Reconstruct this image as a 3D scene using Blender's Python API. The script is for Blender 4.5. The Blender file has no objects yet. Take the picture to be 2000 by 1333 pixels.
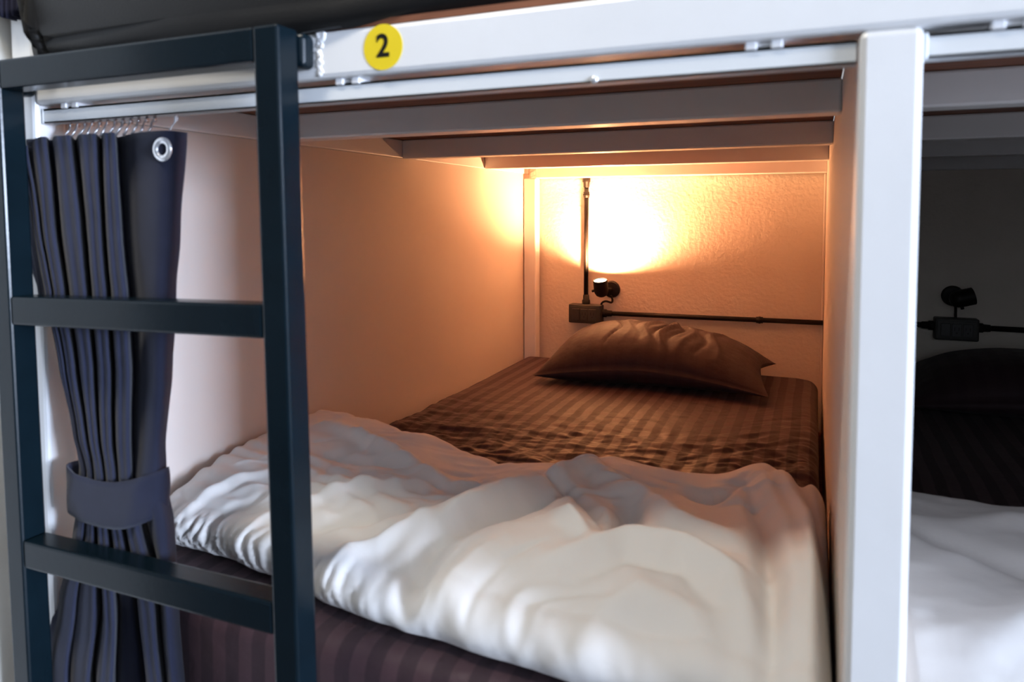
import bpy, bmesh, math, random
import numpy as np
from mathutils import Vector, Matrix, noise

# ------------------------------------------------------------------ camera, world, lights, exposure
Z0 = 1.15                      # every builder below works with z = 0 at the underside of the front rail; the floor is Z0 lower
scene = bpy.context.scene
COL = scene.collection
scene.view_settings.view_transform = 'Standard'
scene.view_settings.look = 'None'
scene.view_settings.exposure = 0.33
scene.view_settings.gamma = 1.0
scene.view_settings.use_curve_mapping = False

cam = bpy.data.cameras.new('camera')
cam.sensor_width = 36.0
cam.lens = 1404.24 / 2000 * 36.0
cam.shift_y = -174.63 / 2000
cam.clip_start = 0.02
cam.dof.use_dof = True
cam.dof.focus_distance = 2.2
cam.dof.aperture_fstop = 4.6
camo = bpy.data.objects.new('camera', cam)
COL.objects.link(camo)
R3 = (0.92140626, 0.38859590, -0.00193140)
U3 = (-0.01990688, 0.05216400, 0.99844010)
F3 = (-0.38809048, 0.91993051, -0.05579997)
m = Matrix(((R3[0], U3[0], -F3[0], 1.06913), (R3[1], U3[1], -F3[1], -0.71606),
            (R3[2], U3[2], -F3[2], -0.15927 + Z0), (0, 0, 0, 1)))
camo.matrix_world = m
scene.camera = camo

world = bpy.data.worlds.new('daylight')
scene.world = world
world.use_nodes = True
world.node_tree.nodes['Background'].inputs[0].default_value = (0.75, 0.87, 1.0, 1)
world.node_tree.nodes['Background'].inputs[1].default_value = 1.2


def area(name, loc, target, sx, sy, power, color):
    l = bpy.data.lights.new(name, 'AREA')
    l.shape = 'RECTANGLE'; l.size = sx; l.size_y = sy
    l.energy = power; l.color = color
    o = bpy.data.objects.new(name, l)
    o.location = loc
    d = Vector(target) - Vector(loc)
    o.rotation_euler = d.to_track_quat('-Z', 'Y').to_euler()
    COL.objects.link(o)
    return o


# daylight through the window at the end of the aisle (right) and through the window behind the camera
area('window_daylight_right', (9.13, -2.0, 0.30 + Z0), (0, -2.0, 0.30 + Z0), 1.9, 1.3, 1400, (0.66, 0.775, 1.0))
area('window_daylight_front', (1.6, -3.23, 0.55 + Z0), (1.6, 0, 0.55 + Z0), 1.5, 1.2, 1.2, (0.88, 0.94, 1.0))
# the room's ceiling lamp over the aisle
area('ceiling_lamp_light', (0.30, -0.72, 1.37 + Z0), (0.30, -0.72, 0), 0.5, 0.25, 17.5, (1.0, 0.93, 0.80))

# ------------------------------------------------------------------ materials
def nodes_of(name):
    mt = bpy.data.materials.new(name)
    mt.use_nodes = True
    nt = mt.node_tree
    return mt, nt, nt.nodes['Principled BSDF']


def mat(name, color, rough=0.5, metal=0.0, var=0.06, vscale=6.0, bump=0.0, bscale=80.0, spec=0.5, sheen=0.0, stretch=None, coat=0.0):
    """plain procedural surface: slight colour variation and fine relief from noise"""
    mt, nt, p = nodes_of(name)
    N, L = nt.nodes, nt.links
    tc = N.new('ShaderNodeTexCoord')
    src = tc.outputs['Object']
    if stretch:
        mp = N.new('ShaderNodeMapping'); mp.inputs['Scale'].default_value = stretch
        L.new(src, mp.inputs[0]); src = mp.outputs[0]
    n = N.new('ShaderNodeTexNoise'); n.inputs['Scale'].default_value = vscale; n.inputs['Detail'].default_value = 4
    L.new(src, n.inputs['Vector'])
    r = N.new('ShaderNodeValToRGB')
    r.color_ramp.elements[0].position = 0.3; r.color_ramp.elements[1].position = 0.7
    r.color_ramp.elements[0].color = tuple(c * (1 - var) for c in color) + (1,)
    r.color_ramp.elements[1].color = tuple(min(1, c * (1 + var)) for c in color) + (1,)
    L.new(n.outputs['Fac'], r.inputs[0]); L.new(r.outputs[0], p.inputs['Base Color'])
    p.inputs['Roughness'].default_value = rough
    p.inputs['Metallic'].default_value = metal
    p.inputs['Specular IOR Level'].default_value = spec
    p.inputs['Sheen Weight'].default_value = sheen
    p.inputs['Coat Weight'].default_value = coat
    if bump:
        b = N.new('ShaderNodeTexNoise'); b.inputs['Scale'].default_value = bscale; b.inputs['Detail'].default_value = 5
        L.new(src, b.inputs['Vector'])
        bn = N.new('ShaderNodeBump'); bn.inputs['Strength'].default_value = bump; bn.inputs['Distance'].default_value = 0.004
        L.new(b.outputs['Fac'], bn.inputs['Height']); L.new(bn.outputs[0], p.inputs['Normal'])
    return mt


def satin_stripe(name, c1, c2, period, rot=0.0, r1=0.65, r2=0.50):
    """woven satin stripes running along local Y"""
    mt, nt, p = nodes_of(name)
    N, L = nt.nodes, nt.links
    tc = N.new('ShaderNodeTexCoord')
    sx = N.new('ShaderNodeSeparateXYZ'); L.new(tc.outputs['Object'], sx.inputs[0])
    nz = N.new('ShaderNodeTexNoise'); nz.inputs['Scale'].default_value = 5; L.new(tc.outputs['Object'], nz.inputs['Vector'])
    wob = N.new('ShaderNodeMath'); wob.operation = 'MULTIPLY_ADD'; wob.inputs[1].default_value = 0.012
    L.new(nz.outputs['Fac'], wob.inputs[0]); L.new(sx.outputs['Y' if rot else 'X'], wob.inputs[2])
    dv = N.new('ShaderNodeMath'); dv.operation = 'DIVIDE'; dv.inputs[1].default_value = period; L.new(wob.outputs[0], dv.inputs[0])
    fr = N.new('ShaderNodeMath'); fr.operation = 'FRACT'; L.new(dv.outputs[0], fr.inputs[0])
    rp = N.new('ShaderNodeValToRGB')
    e = rp.color_ramp.elements
    e[0].position = 0.0; e[0].color = (0, 0, 0, 1)
    e[1].position = 0.44; e[1].color = (0, 0, 0, 1)
    for pos, v in ((0.5, 1), (0.94, 1), (1.0, 0)):
        x = e.new(pos); x.color = (v, v, v, 1)
    L.new(fr.outputs[0], rp.inputs[0])
    mx = N.new('ShaderNodeMixRGB'); mx.inputs[1].default_value = c1 + (1,); mx.inputs[2].default_value = c2 + (1,)
    L.new(rp.outputs[0], mx.inputs[0]); L.new(mx.outputs[0], p.inputs['Base Color'])
    mr = N.new('ShaderNodeMapRange'); mr.inputs['To Min'].default_value = r1; mr.inputs['To Max'].default_value = r2
    L.new(rp.outputs[0], mr.inputs[0]); L.new(mr.outputs[0], p.inputs['Roughness'])
    p.inputs['Sheen Weight'].default_value = 0.04
    p.inputs['Specular IOR Level'].default_value = 0.22
    b = N.new('ShaderNodeTexNoise'); b.inputs['Scale'].default_value = 28; b.inputs['Detail'].default_value = 6
    L.new(tc.outputs['Object'], b.inputs['Vector'])
    bn = N.new('ShaderNodeBump'); bn.inputs['Strength'].default_value = 0.25; bn.inputs['Distance'].default_value = 0.01
    L.new(b.outputs['Fac'], bn.inputs['Height']); L.new(bn.outputs[0], p.inputs['Normal'])
    return mt


def plywood(name):
    mt, nt, p = nodes_of(name)
    N, L = nt.nodes, nt.links
    tc = N.new('ShaderNodeTexCoord')
    mp = N.new('ShaderNodeMapping'); mp.inputs['Scale'].default_value = (1.5, 14, 14); L.new(tc.outputs['Object'], mp.inputs[0])
    n = N.new('ShaderNodeTexNoise'); n.inputs['Scale'].default_value = 3; n.inputs['Detail'].default_value = 8; n.inputs['Distortion'].default_value = 1.2
    L.new(mp.outputs[0], n.inputs['Vector'])
    r = N.new('ShaderNodeValToRGB')
    r.color_ramp.elements[0].position = 0.3; r.color_ramp.elements[1].position = 0.75
    r.color_ramp.elements[0].color = (0.13, 0.042, 0.018, 1); r.color_ramp.elements[1].color = (0.28, 0.10, 0.045, 1)
    L.new(n.outputs['Fac'], r.inputs[0]); L.new(r.outputs[0], p.inputs['Base Color'])
    p.inputs['Roughness'].default_value = 0.6
    return mt


def glow(name, color, strength):
    mt, nt, p = nodes_of(name)
    p.inputs['Base Color'].default_value = color + (1,)
    p.inputs['Emission Color'].default_value = color + (1,)
    p.inputs['Emission Strength'].default_value = strength
    return mt


M = {}
M['white_paint'] = mat('white gloss paint', (0.80, 0.80, 0.80), 0.32, var=0.02, vscale=9, bump=0.06, bscale=40)
M['panel'] = mat('cream painted board', (0.66, 0.60, 0.55), 0.55, var=0.02, vscale=5, bump=0.05, bscale=60)
M['plaster'] = mat('cream painted plaster', (0.66, 0.59, 0.51), 0.75, var=0.03, vscale=7, bump=0.55, bscale=70)
M['room_wall'] = mat('room wall paint', (0.12, 0.115, 0.11), 0.8, var=0.03, vscale=4, bump=0.3, bscale=60)
M['left_wall'] = mat('beige wall paint', (0.62, 0.60, 0.55), 0.7, var=0.03, vscale=4, bump=0.2, bscale=60)
M['ceiling'] = mat('ceiling paint', (0.45, 0.45, 0.45), 0.85, var=0.02, bump=0.2)
M['floor'] = mat('grey floor', (0.10, 0.09, 0.085), 0.5, var=0.15, vscale=3, bump=0.1)
M['ladder'] = mat('dark teal satin metal paint', (0.003, 0.008, 0.012), 0.24, var=0.12, vscale=20, bump=0.03, bscale=120, spec=0.2)
M['track'] = mat('white powder coated aluminium', (0.74, 0.76, 0.77), 0.35, var=0.02)
M['clear'] = mat('milky plastic', (0.80, 0.80, 0.82), 0.2, var=0.05, spec=0.7)
M['filler'] = mat('bright white filler paint', (0.92, 0.92, 0.93), 0.4, var=0.02, bump=0.3, bscale=200)
M['ply'] = plywood('red brown plywood')
M['curtain'] = mat('slate navy curtain cloth', (0.018, 0.021, 0.042), 0.85, var=0.08, vscale=30, bump=0.15, bscale=700, sheen=0.12, spec=0.2)
M['navy'] = mat('dark navy cloth', (0.018, 0.018, 0.035), 0.9, var=0.1, vscale=30, bump=0.15, bscale=700, spec=0.2)
M['chrome'] = mat('nickel eyelet', (0.86, 0.88, 0.92), 0.22, metal=0.7, var=0.02)
M['steel'] = mat('steel wire', (0.45, 0.44, 0.46), 0.3, metal=0.8, var=0.05)
M['duvet'] = mat('white cotton cover', (0.78, 0.755, 0.725), 0.85, var=0.015, vscale=5, bump=0.28, bscale=28, sheen=0.1, spec=0.2)
M['sheet'] = satin_stripe('mauve brown satin stripe sheet', (0.033, 0.0175, 0.0220), (0.055, 0.0290, 0.0345), 0.048)
M['pillow'] = satin_stripe('mauve brown satin stripe pillowcase', (0.031, 0.0165, 0.0205), (0.034, 0.0185, 0.0225), 0.048, r1=0.62, r2=0.58)
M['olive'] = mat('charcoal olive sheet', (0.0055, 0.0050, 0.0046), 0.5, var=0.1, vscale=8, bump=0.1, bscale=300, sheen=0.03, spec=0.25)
M['black_metal'] = mat('matt black metal', (0.009, 0.007, 0.006), 0.5, var=0.1, bump=0.1, bscale=200, spec=0.22)
M['box_metal'] = mat('dark grey outlet box', (0.034, 0.031, 0.028), 0.5, metal=0.2, var=0.12, vscale=30, bump=0.1, bscale=300)
M['outlet'] = mat('dark outlet plastic', (0.028, 0.025, 0.026), 0.35, var=0.05)
M['yellow'] = mat('yellow sticker', (0.80, 0.60, 0.012), 0.5, var=0.02)
M['ink'] = mat('black ink', (0.006, 0.006, 0.006), 0.6, var=0.02, spec=0.2)
M['bulb'] = glow('lit lamp lens', (1.0, 0.80, 0.50), 22.0)
M['lens_off'] = mat('unlit lamp lens', (0.25, 0.25, 0.24), 0.2, var=0.03)
M['lamp_panel'] = glow('ceiling lamp diffuser', (1.0, 0.90, 0.78), 4.0)

# ------------------------------------------------------------------ mesh helpers
def obj(name, bm, material, parent=None, smooth=False, kind=None):
    """link a bmesh (given in builder coordinates) as one object, kept relative to its parent's base point"""
    base = Vector((0, 0, 0))
    pp = parent
    while pp is not None:
        base += pp.location; pp = pp.parent
    off = Vector((0, 0, Z0)) - base
    for v in bm.verts:
        v.co += off
    bmesh.ops.recalc_face_normals(bm, faces=bm.faces)
    me = bpy.data.meshes.new(name)
    bm.to_mesh(me); bm.free()
    if smooth:
        for p in me.polygons: p.use_smooth = True
    me.materials.append(material)
    o = bpy.data.objects.new(name, me)
    COL.objects.link(o)
    if parent is not None:
        o.parent = parent
    if kind: o['kind'] = kind
    return o


def thing(name, label, cat, loc, group=None):
    o = bpy.data.objects.new(name, None)
    o.empty_display_size = 0.05
    o.location = (loc[0], loc[1], loc[2] + Z0)
    COL.objects.link(o)
    o['label'] = label; o['category'] = cat
    if group: o['group'] = group
    return o


def recentre(o, loc):
    """put a one-mesh thing's origin at its base"""
    d = Vector((loc[0], loc[1], loc[2] + Z0)) - o.location
    o.data.transform(Matrix.Translation(-d)); o.location += d
    return o


def tag(o, label, cat, group=None):
    o['label'] = label; o['category'] = cat
    if group: o['group'] = group
    return o


def add_box(bm, x0, x1, y0, y1, z0, z1, bev=0.0, seg=2):
    vs = [bm.verts.new((x, y, z)) for x in (x0, x1) for y in (y0, y1) for z in (z0, z1)]
    fs = [(0, 1, 3, 2), (4, 6, 7, 5), (0, 4, 5, 1), (2, 3, 7, 6), (0, 2, 6, 4), (1, 5, 7, 3)]
    faces = [bm.faces.new([vs[i] for i in f]) for f in fs]
    if bev:
        ed = {e for f in faces for e in f.edges}
        bmesh.ops.bevel(bm, geom=list(ed), offset=bev, segments=seg, profile=0.5, affect='EDGES')


def box(name, d, material, parent=None, bev=0.0, kind=None):
    bm = bmesh.new()
    add_box(bm, *d, bev=bev)
    return obj(name, bm, material, parent, kind=kind)


def add_tube(bm, pts, r, n=12, cap=True):
    pts = [Vector(p) for p in pts]
    rings = []
    up = Vector((0.13, 0.21, 0.97))
    for i, p in enumerate(pts):
        t = (pts[min(i + 1, len(pts) - 1)] - pts[max(i - 1, 0)]).normalized()
        a = t.cross(up)
        if a.length < 1e-3: a = t.cross(Vector((1, 0, 0)))
        a.normalize(); b = t.cross(a)
        rr = r[i] if isinstance(r, (list, tuple)) else r
        rings.append([bm.verts.new(p + (a * math.cos(q) + b * math.sin(q)) * rr) for q in [2 * math.pi * k / n for k in range(n)]])
    for A, B in zip(rings, rings[1:]):
        for k in range(n):
            bm.faces.new((A[k], A[(k + 1) % n], B[(k + 1) % n], B[k]))
    if cap:
        bm.faces.new(rings[0]); bm.faces.new(rings[-1])


def tube(name, pts, r, material, parent=None, n=12):
    bm = bmesh.new(); add_tube(bm, pts, r, n)
    o = obj(name, bm, material, parent, smooth=True)
    return o


def add_torus(bm, c, R, r, normal, n=24, k=8, flat=1.0):
    nrm = Vector(normal).normalized()
    a = nrm.orthogonal().normalized(); b = nrm.cross(a)
    rings = []
    for i in range(n):
        q = 2 * math.pi * i / n
        d = a * math.cos(q) + b * math.sin(q)
        rings.append([bm.verts.new(Vector(c) + d * (R + r * math.cos(w)) + nrm * r * flat * math.sin(w)) for w in [2 * math.pi * j / k for j in range(k)]])
    for i in range(n):
        A, B = rings[i], rings[(i + 1) % n]
        for j in range(k):
            bm.faces.new((A[j], A[(j + 1) % k], B[(j + 1) % k], B[j]))


def add_lathe(bm, prof, origin, axis, n=24):
    """prof: (radius, distance along axis)"""
    ax = Vector(axis).normalized(); a = ax.orthogonal().normalized(); b = ax.cross(a)
    rings = []
    for r, h in prof:
        if r < 1e-6:
            rings.append([bm.verts.new(Vector(origin) + ax * h)])
        else:
            rings.append([bm.verts.new(Vector(origin) + ax * h + (a * math.cos(q) + b * math.sin(q)) * r) for q in [2 * math.pi * k / n for k in range(n)]])
    for A, B in zip(rings, rings[1:]):
        for k in range(n):
            if len(A) == 1 and len(B) == 1: continue
            if len(A) == 1: bm.faces.new((A[0], B[(k + 1) % n], B[k]))
            elif len(B) == 1: bm.faces.new((A[k], A[(k + 1) % n], B[0]))
            else: bm.faces.new((A[k], A[(k + 1) % n], B[(k + 1) % n], B[k]))


def lathe(name, prof, origin, axis, material, parent=None, n=24):
    bm = bmesh.new(); add_lathe(bm, prof, origin, axis, n)
    o = obj(name, bm, material, parent, smooth=True)
    md = o.modifiers.new('edges', 'EDGE_SPLIT'); md.split_angle = math.radians(40)
    return o


def add_grid(bm, V, close_u=False):
    """V: rows of points -> verts grid"""
    G = [[bm.verts.new(p) for p in row] for row in V]
    for A, B in zip(G, G[1:]):
        n = len(A)
        for k in range(n if close_u else n - 1):
            bm.faces.new((A[k], A[(k + 1) % n], B[(k + 1) % n], B[k]))
    return G


def fbm(x, y, s, seed=0.0, octv=4):
    return noise.fractal(Vector((x * s + seed, y * s - seed * 0.7, seed * 1.3)), 0.9, 2.1, octv)


def ridge(x, y, poly, w, a):
    """fold along a polyline, fading out at its two ends"""
    if abs(x - poly[0][0]) > 0.80 or abs(y - poly[0][1]) > 0.80: return 0.0
    if len(poly) > 3 and w < 0.0105 and math.hypot(x - poly[1][0], y - poly[1][1]) > 0.17: return 0.0
    best, bt = 1e9, 0
    L = [0.0]
    for p, q in zip(poly, poly[1:]):
        L.append(L[-1] + math.dist(p, q))
    for i, (p, q) in enumerate(zip(poly, poly[1:])):
        dx, dy = q[0] - p[0], q[1] - p[1]
        l2 = dx * dx + dy * dy
        t = max(0, min(1, ((x - p[0]) * dx + (y - p[1]) * dy) / l2))
        d = math.hypot(x - p[0] - t * dx, y - p[1] - t * dy)
        if d < best: best, bt = d, (L[i] + t * (L[i + 1] - L[i])) / L[-1]
    if best > 3 * w: return 0.0
    return a * math.exp(-(best / w) ** 2) * (0.35 + 0.65 * math.sin(math.pi * min(1, max(0, bt)) ** 1.0))


W = 1.102          # clear width of a bay
P = 0.0505         # post width
D = 2.0            # depth of a bay to the back wall
X2 = W + P         # left face of the second bay
X2E = X2 + W

# ------------------------------------------------------------------ the room
def structure(name, d, material):
    o = box(name, d, material, kind='structure')
    return o


structure('floor', (-1.75, 9.25, -3.4, 2.15, -Z0 - 0.1, -Z0), M['floor'])
structure('ceiling', (-1.75, 9.25, -3.4, 2.15, 1.45, 1.55), M['ceiling'])
structure('wall_back', (-1.75, 9.25, D, D + 0.12, -Z0, 1.45), M['plaster'])
structure('wall_left', (-0.2, -0.062, -0.34, D, -Z0, 1.45), M['left_wall'])
structure('wall_west', (-1.75, -1.6, -3.4, D, -Z0, 1.45), M['room_wall'])


def wall_with_window(name, axis, c0, c1, a0, a1, w0, w1, z0, z1):
    """wall slab between a0..a1 (along the other axis) with an opening w0..w1 x z0..z1"""
    bm = bmesh.new()
    def seg(p, q, lo, hi):
        if axis == 'x': add_box(bm, c0, c1, p, q, lo, hi)
        else: add_box(bm, p, q, c0, c1, lo, hi)
    seg(a0, w0, -Z0, 1.45); seg(w1, a1, -Z0, 1.45); seg(w0, w1, -Z0, z0); seg(w0, w1, z1, 1.45)
    o = obj(name, bm, M['room_wall'], kind='structure')
    return o


wall_with_window('wall_right', 'x', 9.0, 9.1, -3.3, D, -2.98, -1.02, -0.38, 0.98)
wall_with_window('wall_front', 'y', -3.2, -3.1, -1.6, 9.0, 0.8, 2.4, -0.1, 1.2)


def window(name, axis, c, a0, a1, z0, z1):
    bm = bmesh.new()
    t = 0.045
    def bar(p, q, lo, hi):
        if axis == 'x': add_box(bm, c - .02, c + .02, p, q, lo, hi, bev=.004, seg=1)
        else: add_box(bm, p, q, c - .02, c + .02, lo, hi, bev=.004, seg=1)
    bar(a0, a0 + t, z0, z1); bar(a1 - t, a1, z0, z1); bar(a0, a1, z0, z0 + t); bar(a0, a1, z1 - t, z1)
    mid = (a0 + a1) / 2
    bar(mid - .02, mid + .02, z0, z1)
    obj(name, bm, M['white_paint'], kind='structure')


window('window_1', 'x', 9.05, -2.98, -1.02, -0.38, 0.98)
window('window_2', 'y', -3.15, 0.8, 2.4, -0.1, 1.2)

lampc = thing('ceiling_lamp', 'slim ceiling lamp over the aisle in front of the bunks', 'lamp', (0.30, -0.72, 1.45))
box('housing', (0.03, 0.57, -0.865, -0.575, 1.40, 1.45), M['white_paint'], lampc, bev=.004)
box('diffuser', (0.05, 0.55, -0.845, -0.595, 1.385, 1.40), M['lamp_panel'], lampc)

# ------------------------------------------------------------------ the built-in steel bunk frame
bunk = thing('bunk_bed', 'white painted steel double bunk frame with two open sleeping bays', 'bunk bed', (0, 0, -Z0))
ZB = -Z0
BV = 0.006
wp = M['white_paint']
box('post', (-P, 0, 0, 0.05, ZB, 1.30), wp, bunk, BV)
box('post', (W, X2, 0, 0.05, ZB, 0.0), wp, bunk, BV)
box('post', (X2E, X2E + P, 0, 0.05, ZB, 0.0), wp, bunk, BV)
for x in (0.0, X2):
    box('post', (x, x + P, D - 0.062, D - 0.012, ZB, -0.029), wp, bunk, 0.004)
box('front_rail', (0.0, X2E + P, 0.0, 0.05, 0.0, 0.0565), wp, bunk, BV)
for x0 in (0.0, X2):
    box('side_beam', (x0 - 0.048, x0 + 0.0015, 0.05, D - 0.012, -0.0095, 0.0404), wp, bunk, 0.003)
    box('back_beam', (x0 + P, x0 + W, D - 0.062, D - 0.012, -0.029, 0.0395), wp, bunk, 0.003)
    box('lower_rail', (x0, x0 + W, 0.036, 0.07, -1.0, -0.94), wp, bunk, BV)
    box('bed_board', (x0, x0 + W, 0.03, D - 0.015, -0.955, -0.935), M['ply'], bunk)
    for y in (0.4757, 1.0246, 1.5682):
        bm = bmesh.new(); add_box(bm, x0 + 0.002, x0 + W, y, y + 0.05, -0.0112, 0.0404, bev=0.004)
        obj('slat', bm, wp, bunk)
    bm = bmesh.new()
    add_box(bm, x0 - 0.04, x0 + W - 0.001, 0.052, D - 0.012, 0.0406, 0.064)
    add_box(bm, x0 + 0.001 if x0 == 0 else x0 - 0.04, x0 + W - 0.001, 0.004, 0.052, 0.0568, 0.064)
    obj('deck_board', bm, M['ply'], bunk)
for x0, x1 in ((-0.045, -0.0025), (W, X2 - 0.003), (X2E, X2E + 0.045)):
    box('partition_panel', (x0, x1, 0.05, D - 0.002, ZB, -0.0098 if x0 < 1 else 0.0404), M['panel'], bunk, 0.001)
box('corner_bead', (W - 0.008, W, D - 0.010, D - 0.001, -0.93, -0.03), M['panel'], bunk, 0.003)
# daubs of white filler paint where the ladder hook meets the rail
random.seed(4)
bm = bmesh.new()
for k in range(46):
    cz = random.uniform(0.006, 0.058)
    wd = 0.0035 + 0.003 * math.sin(cz * 190) + (0.004 if cz > 0.046 else 0)
    cx = 0.5175 + random.uniform(-0.003, max(0.001, wd))
    r = random.uniform(0.002, 0.0042); h = random.uniform(0.0006, 0.0016)
    add_lathe(bm, [(r, -0.001), (r * .92, h * .5), (r * .6, h * .9), (0, h)], (cx, 0.0, min(cz, .0545)), (0, -1, 0), 9)
obj('paint_daub', bm, M['filler'], bunk, smooth=True)['label'] = 'bright white paint daub beside ladder hook'

# ------------------------------------------------------------------ curtain tracks
def make_track(x0, x1, label, clips):
    t = thing('curtain_track', label, 'curtain track', (x0, 0.02, 0.0))
    bm = bmesh.new()
    # C profile: web, two cheeks, lips underneath
    y0, y1, zt, zb = 0.009, 0.031, -0.0055, -0.0265
    add_box(bm, x0, x1, y0, y1, zt - .003, zt)
    add_box(bm, x0, x1, y0, y0 + .002, zb, zt)
    add_box(bm, x0, x1, y1 - .002, y1, zb, zt)
    add_box(bm, x0, x1, y0, y0 + .007, zb, zb + .002)
    add_box(bm, x0, x1, y1 - .007, y1, zb, zb + .002)
    obj('rail_profile', bm, M['track'], t)
    bm = bmesh.new(); add_box(bm, x0 - .003, x0, y0 - .001, y1 + .001, zb - .001, zt + .001, bev=.001, seg=1)
    obj('end_cap', bm, M['track'], t)
    for cx in clips:
        bm = bmesh.new()
        add_box(bm, cx - .017, cx - .006, y0 - .004, y1 + .002, -.0075, 0.0, bev=.0015, seg=2)
        add_box(bm, cx + .006, cx + .017, y0 - .004, y1 + .002, -.0075, 0.0, bev=.0015, seg=2)
        add_box(bm, cx - .007, cx + .007, y0, y1, -.0055, 0.0, bev=.001, seg=1)
        obj('ceiling_clip', bm, M['clear'], t)
    return t


tr = make_track(0.006, W - .002, 'long white curtain track under the rail of the lamplit bay', (0.066, 0.552, 1.021))
bm = bmesh.new(); add_lathe(bm, [(.004, 0), (.004, .001), (.002, .0022), (0, .0025)], (0.856, 0.009, -.0235), (0, -1, 0), 12)
obj('screw', bm, M['chrome'], tr, smooth=True)
make_track(X2 + .004, X2E - .002, 'white curtain track under the rail of the dark bay, right of the post', (X2 + 0.066, X2 + .55, X2 + 1.03))

# ------------------------------------------------------------------ ladder
lad = thing('ladder', 'dark teal painted steel ladder hooked on the front rail', 'ladder', (0.24, -0.042, -Z0))
LY0, LY1 = -0.060, -0.024
LEAN = -0.016
def ladder_rail(x0, x1):
    bm = bmesh.new(); add_box(bm, x0, x1, LY0, LY1, -Z0 + 0.002, 0.054, bev=0.0035)
    for v in bm.verts: v.co.x += LEAN * (v.co.z - 0.03)
    obj('rail', bm, M['ladder'], lad)
def rung(zl, zr, h, name='rung'):
    bm = bmesh.new(); add_box(bm, 0.0165, 0.4695, LY0 + .0005, LY1 - .0005, -h / 2, h / 2, bev=0.0035)
    for v in bm.verts:
        v.co.z += zl + (zr - zl) * (v.co.x - 0.016) / 0.454
        v.co.x += LEAN * (v.co.z - 0.03)
    obj(name, bm, M['ladder'], lad)
ladder_rail(-0.0205, 0.0155)
ladder_rail(0.4695, 0.5055)
rung(0.0335, 0.0335, 0.0405)
rung(-0.2985, -0.288, 0.0405)
rung(-0.652, -0.6465, 0.0405)
rung(-0.995, -0.995, 0.0405)
for x0, x1 in ((-0.018, 0.010), (0.478, 0.5125)):
    bm = bmesh.new(); add_box(bm, x0, x1, LY1 - .0005, -0.0005, 0.010, 0.052, bev=0.008, seg=4)
    obj('rail_hook', bm, M['ladder'], lad)

# ------------------------------------------------------------------ number sticker
st = thing('number_sticker', 'round yellow sticker with a black number 2 on the white front rail', 'sticker', (0.6065, -0.0005, 0.030))
lathe('disc', [(0, 0), (.0262, 0), (.0262, .0006), (0, .0006)], (0.6065, 0.0, 0.0300), (0, -1, 0), M['yellow'], st, 48)
fc = bpy.data.curves.new('number', 'FONT')
fc.body = '2'; fc.size = 0.0365; fc.align_x = 'CENTER'; fc.align_y = 'CENTER'; fc.extrude = 0.0002; fc.offset = 0.0008
fc.materials.append(M['ink'])
ft = bpy.data.objects.new('number_text', fc); COL.objects.link(ft)
fm = bpy.data.meshes.new_from_object(ft.evaluated_get(bpy.context.evaluated_depsgraph_get()))
bpy.data.objects.remove(ft)
fo = bpy.data.objects.new('number', fm); COL.objects.link(fo); fo.parent = st
fo.rotation_euler = (math.pi / 2, 0, 0); fo.location = (0, -0.0004, 0.0004)

# ------------------------------------------------------------------ tied-back curtain
def catmull(p, n):
    out = []
    P_ = [p[0]] + list(p) + [p[-1]]
    for i in range(1, len(P_) - 2):
        for k in range(n):
            t = k / n
            a, b, c, d = (np.array(P_[i + j], float) for j in (-1, 0, 1, 2))
            out.append(tuple(0.5 * ((2 * b) + (-a + c) * t + (2 * a - 5 * b + 4 * c - d) * t ** 2 + (-a + 3 * b - 3 * c + d) * t ** 3)))
    out.append(tuple(p[-1]))
    return out


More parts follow.
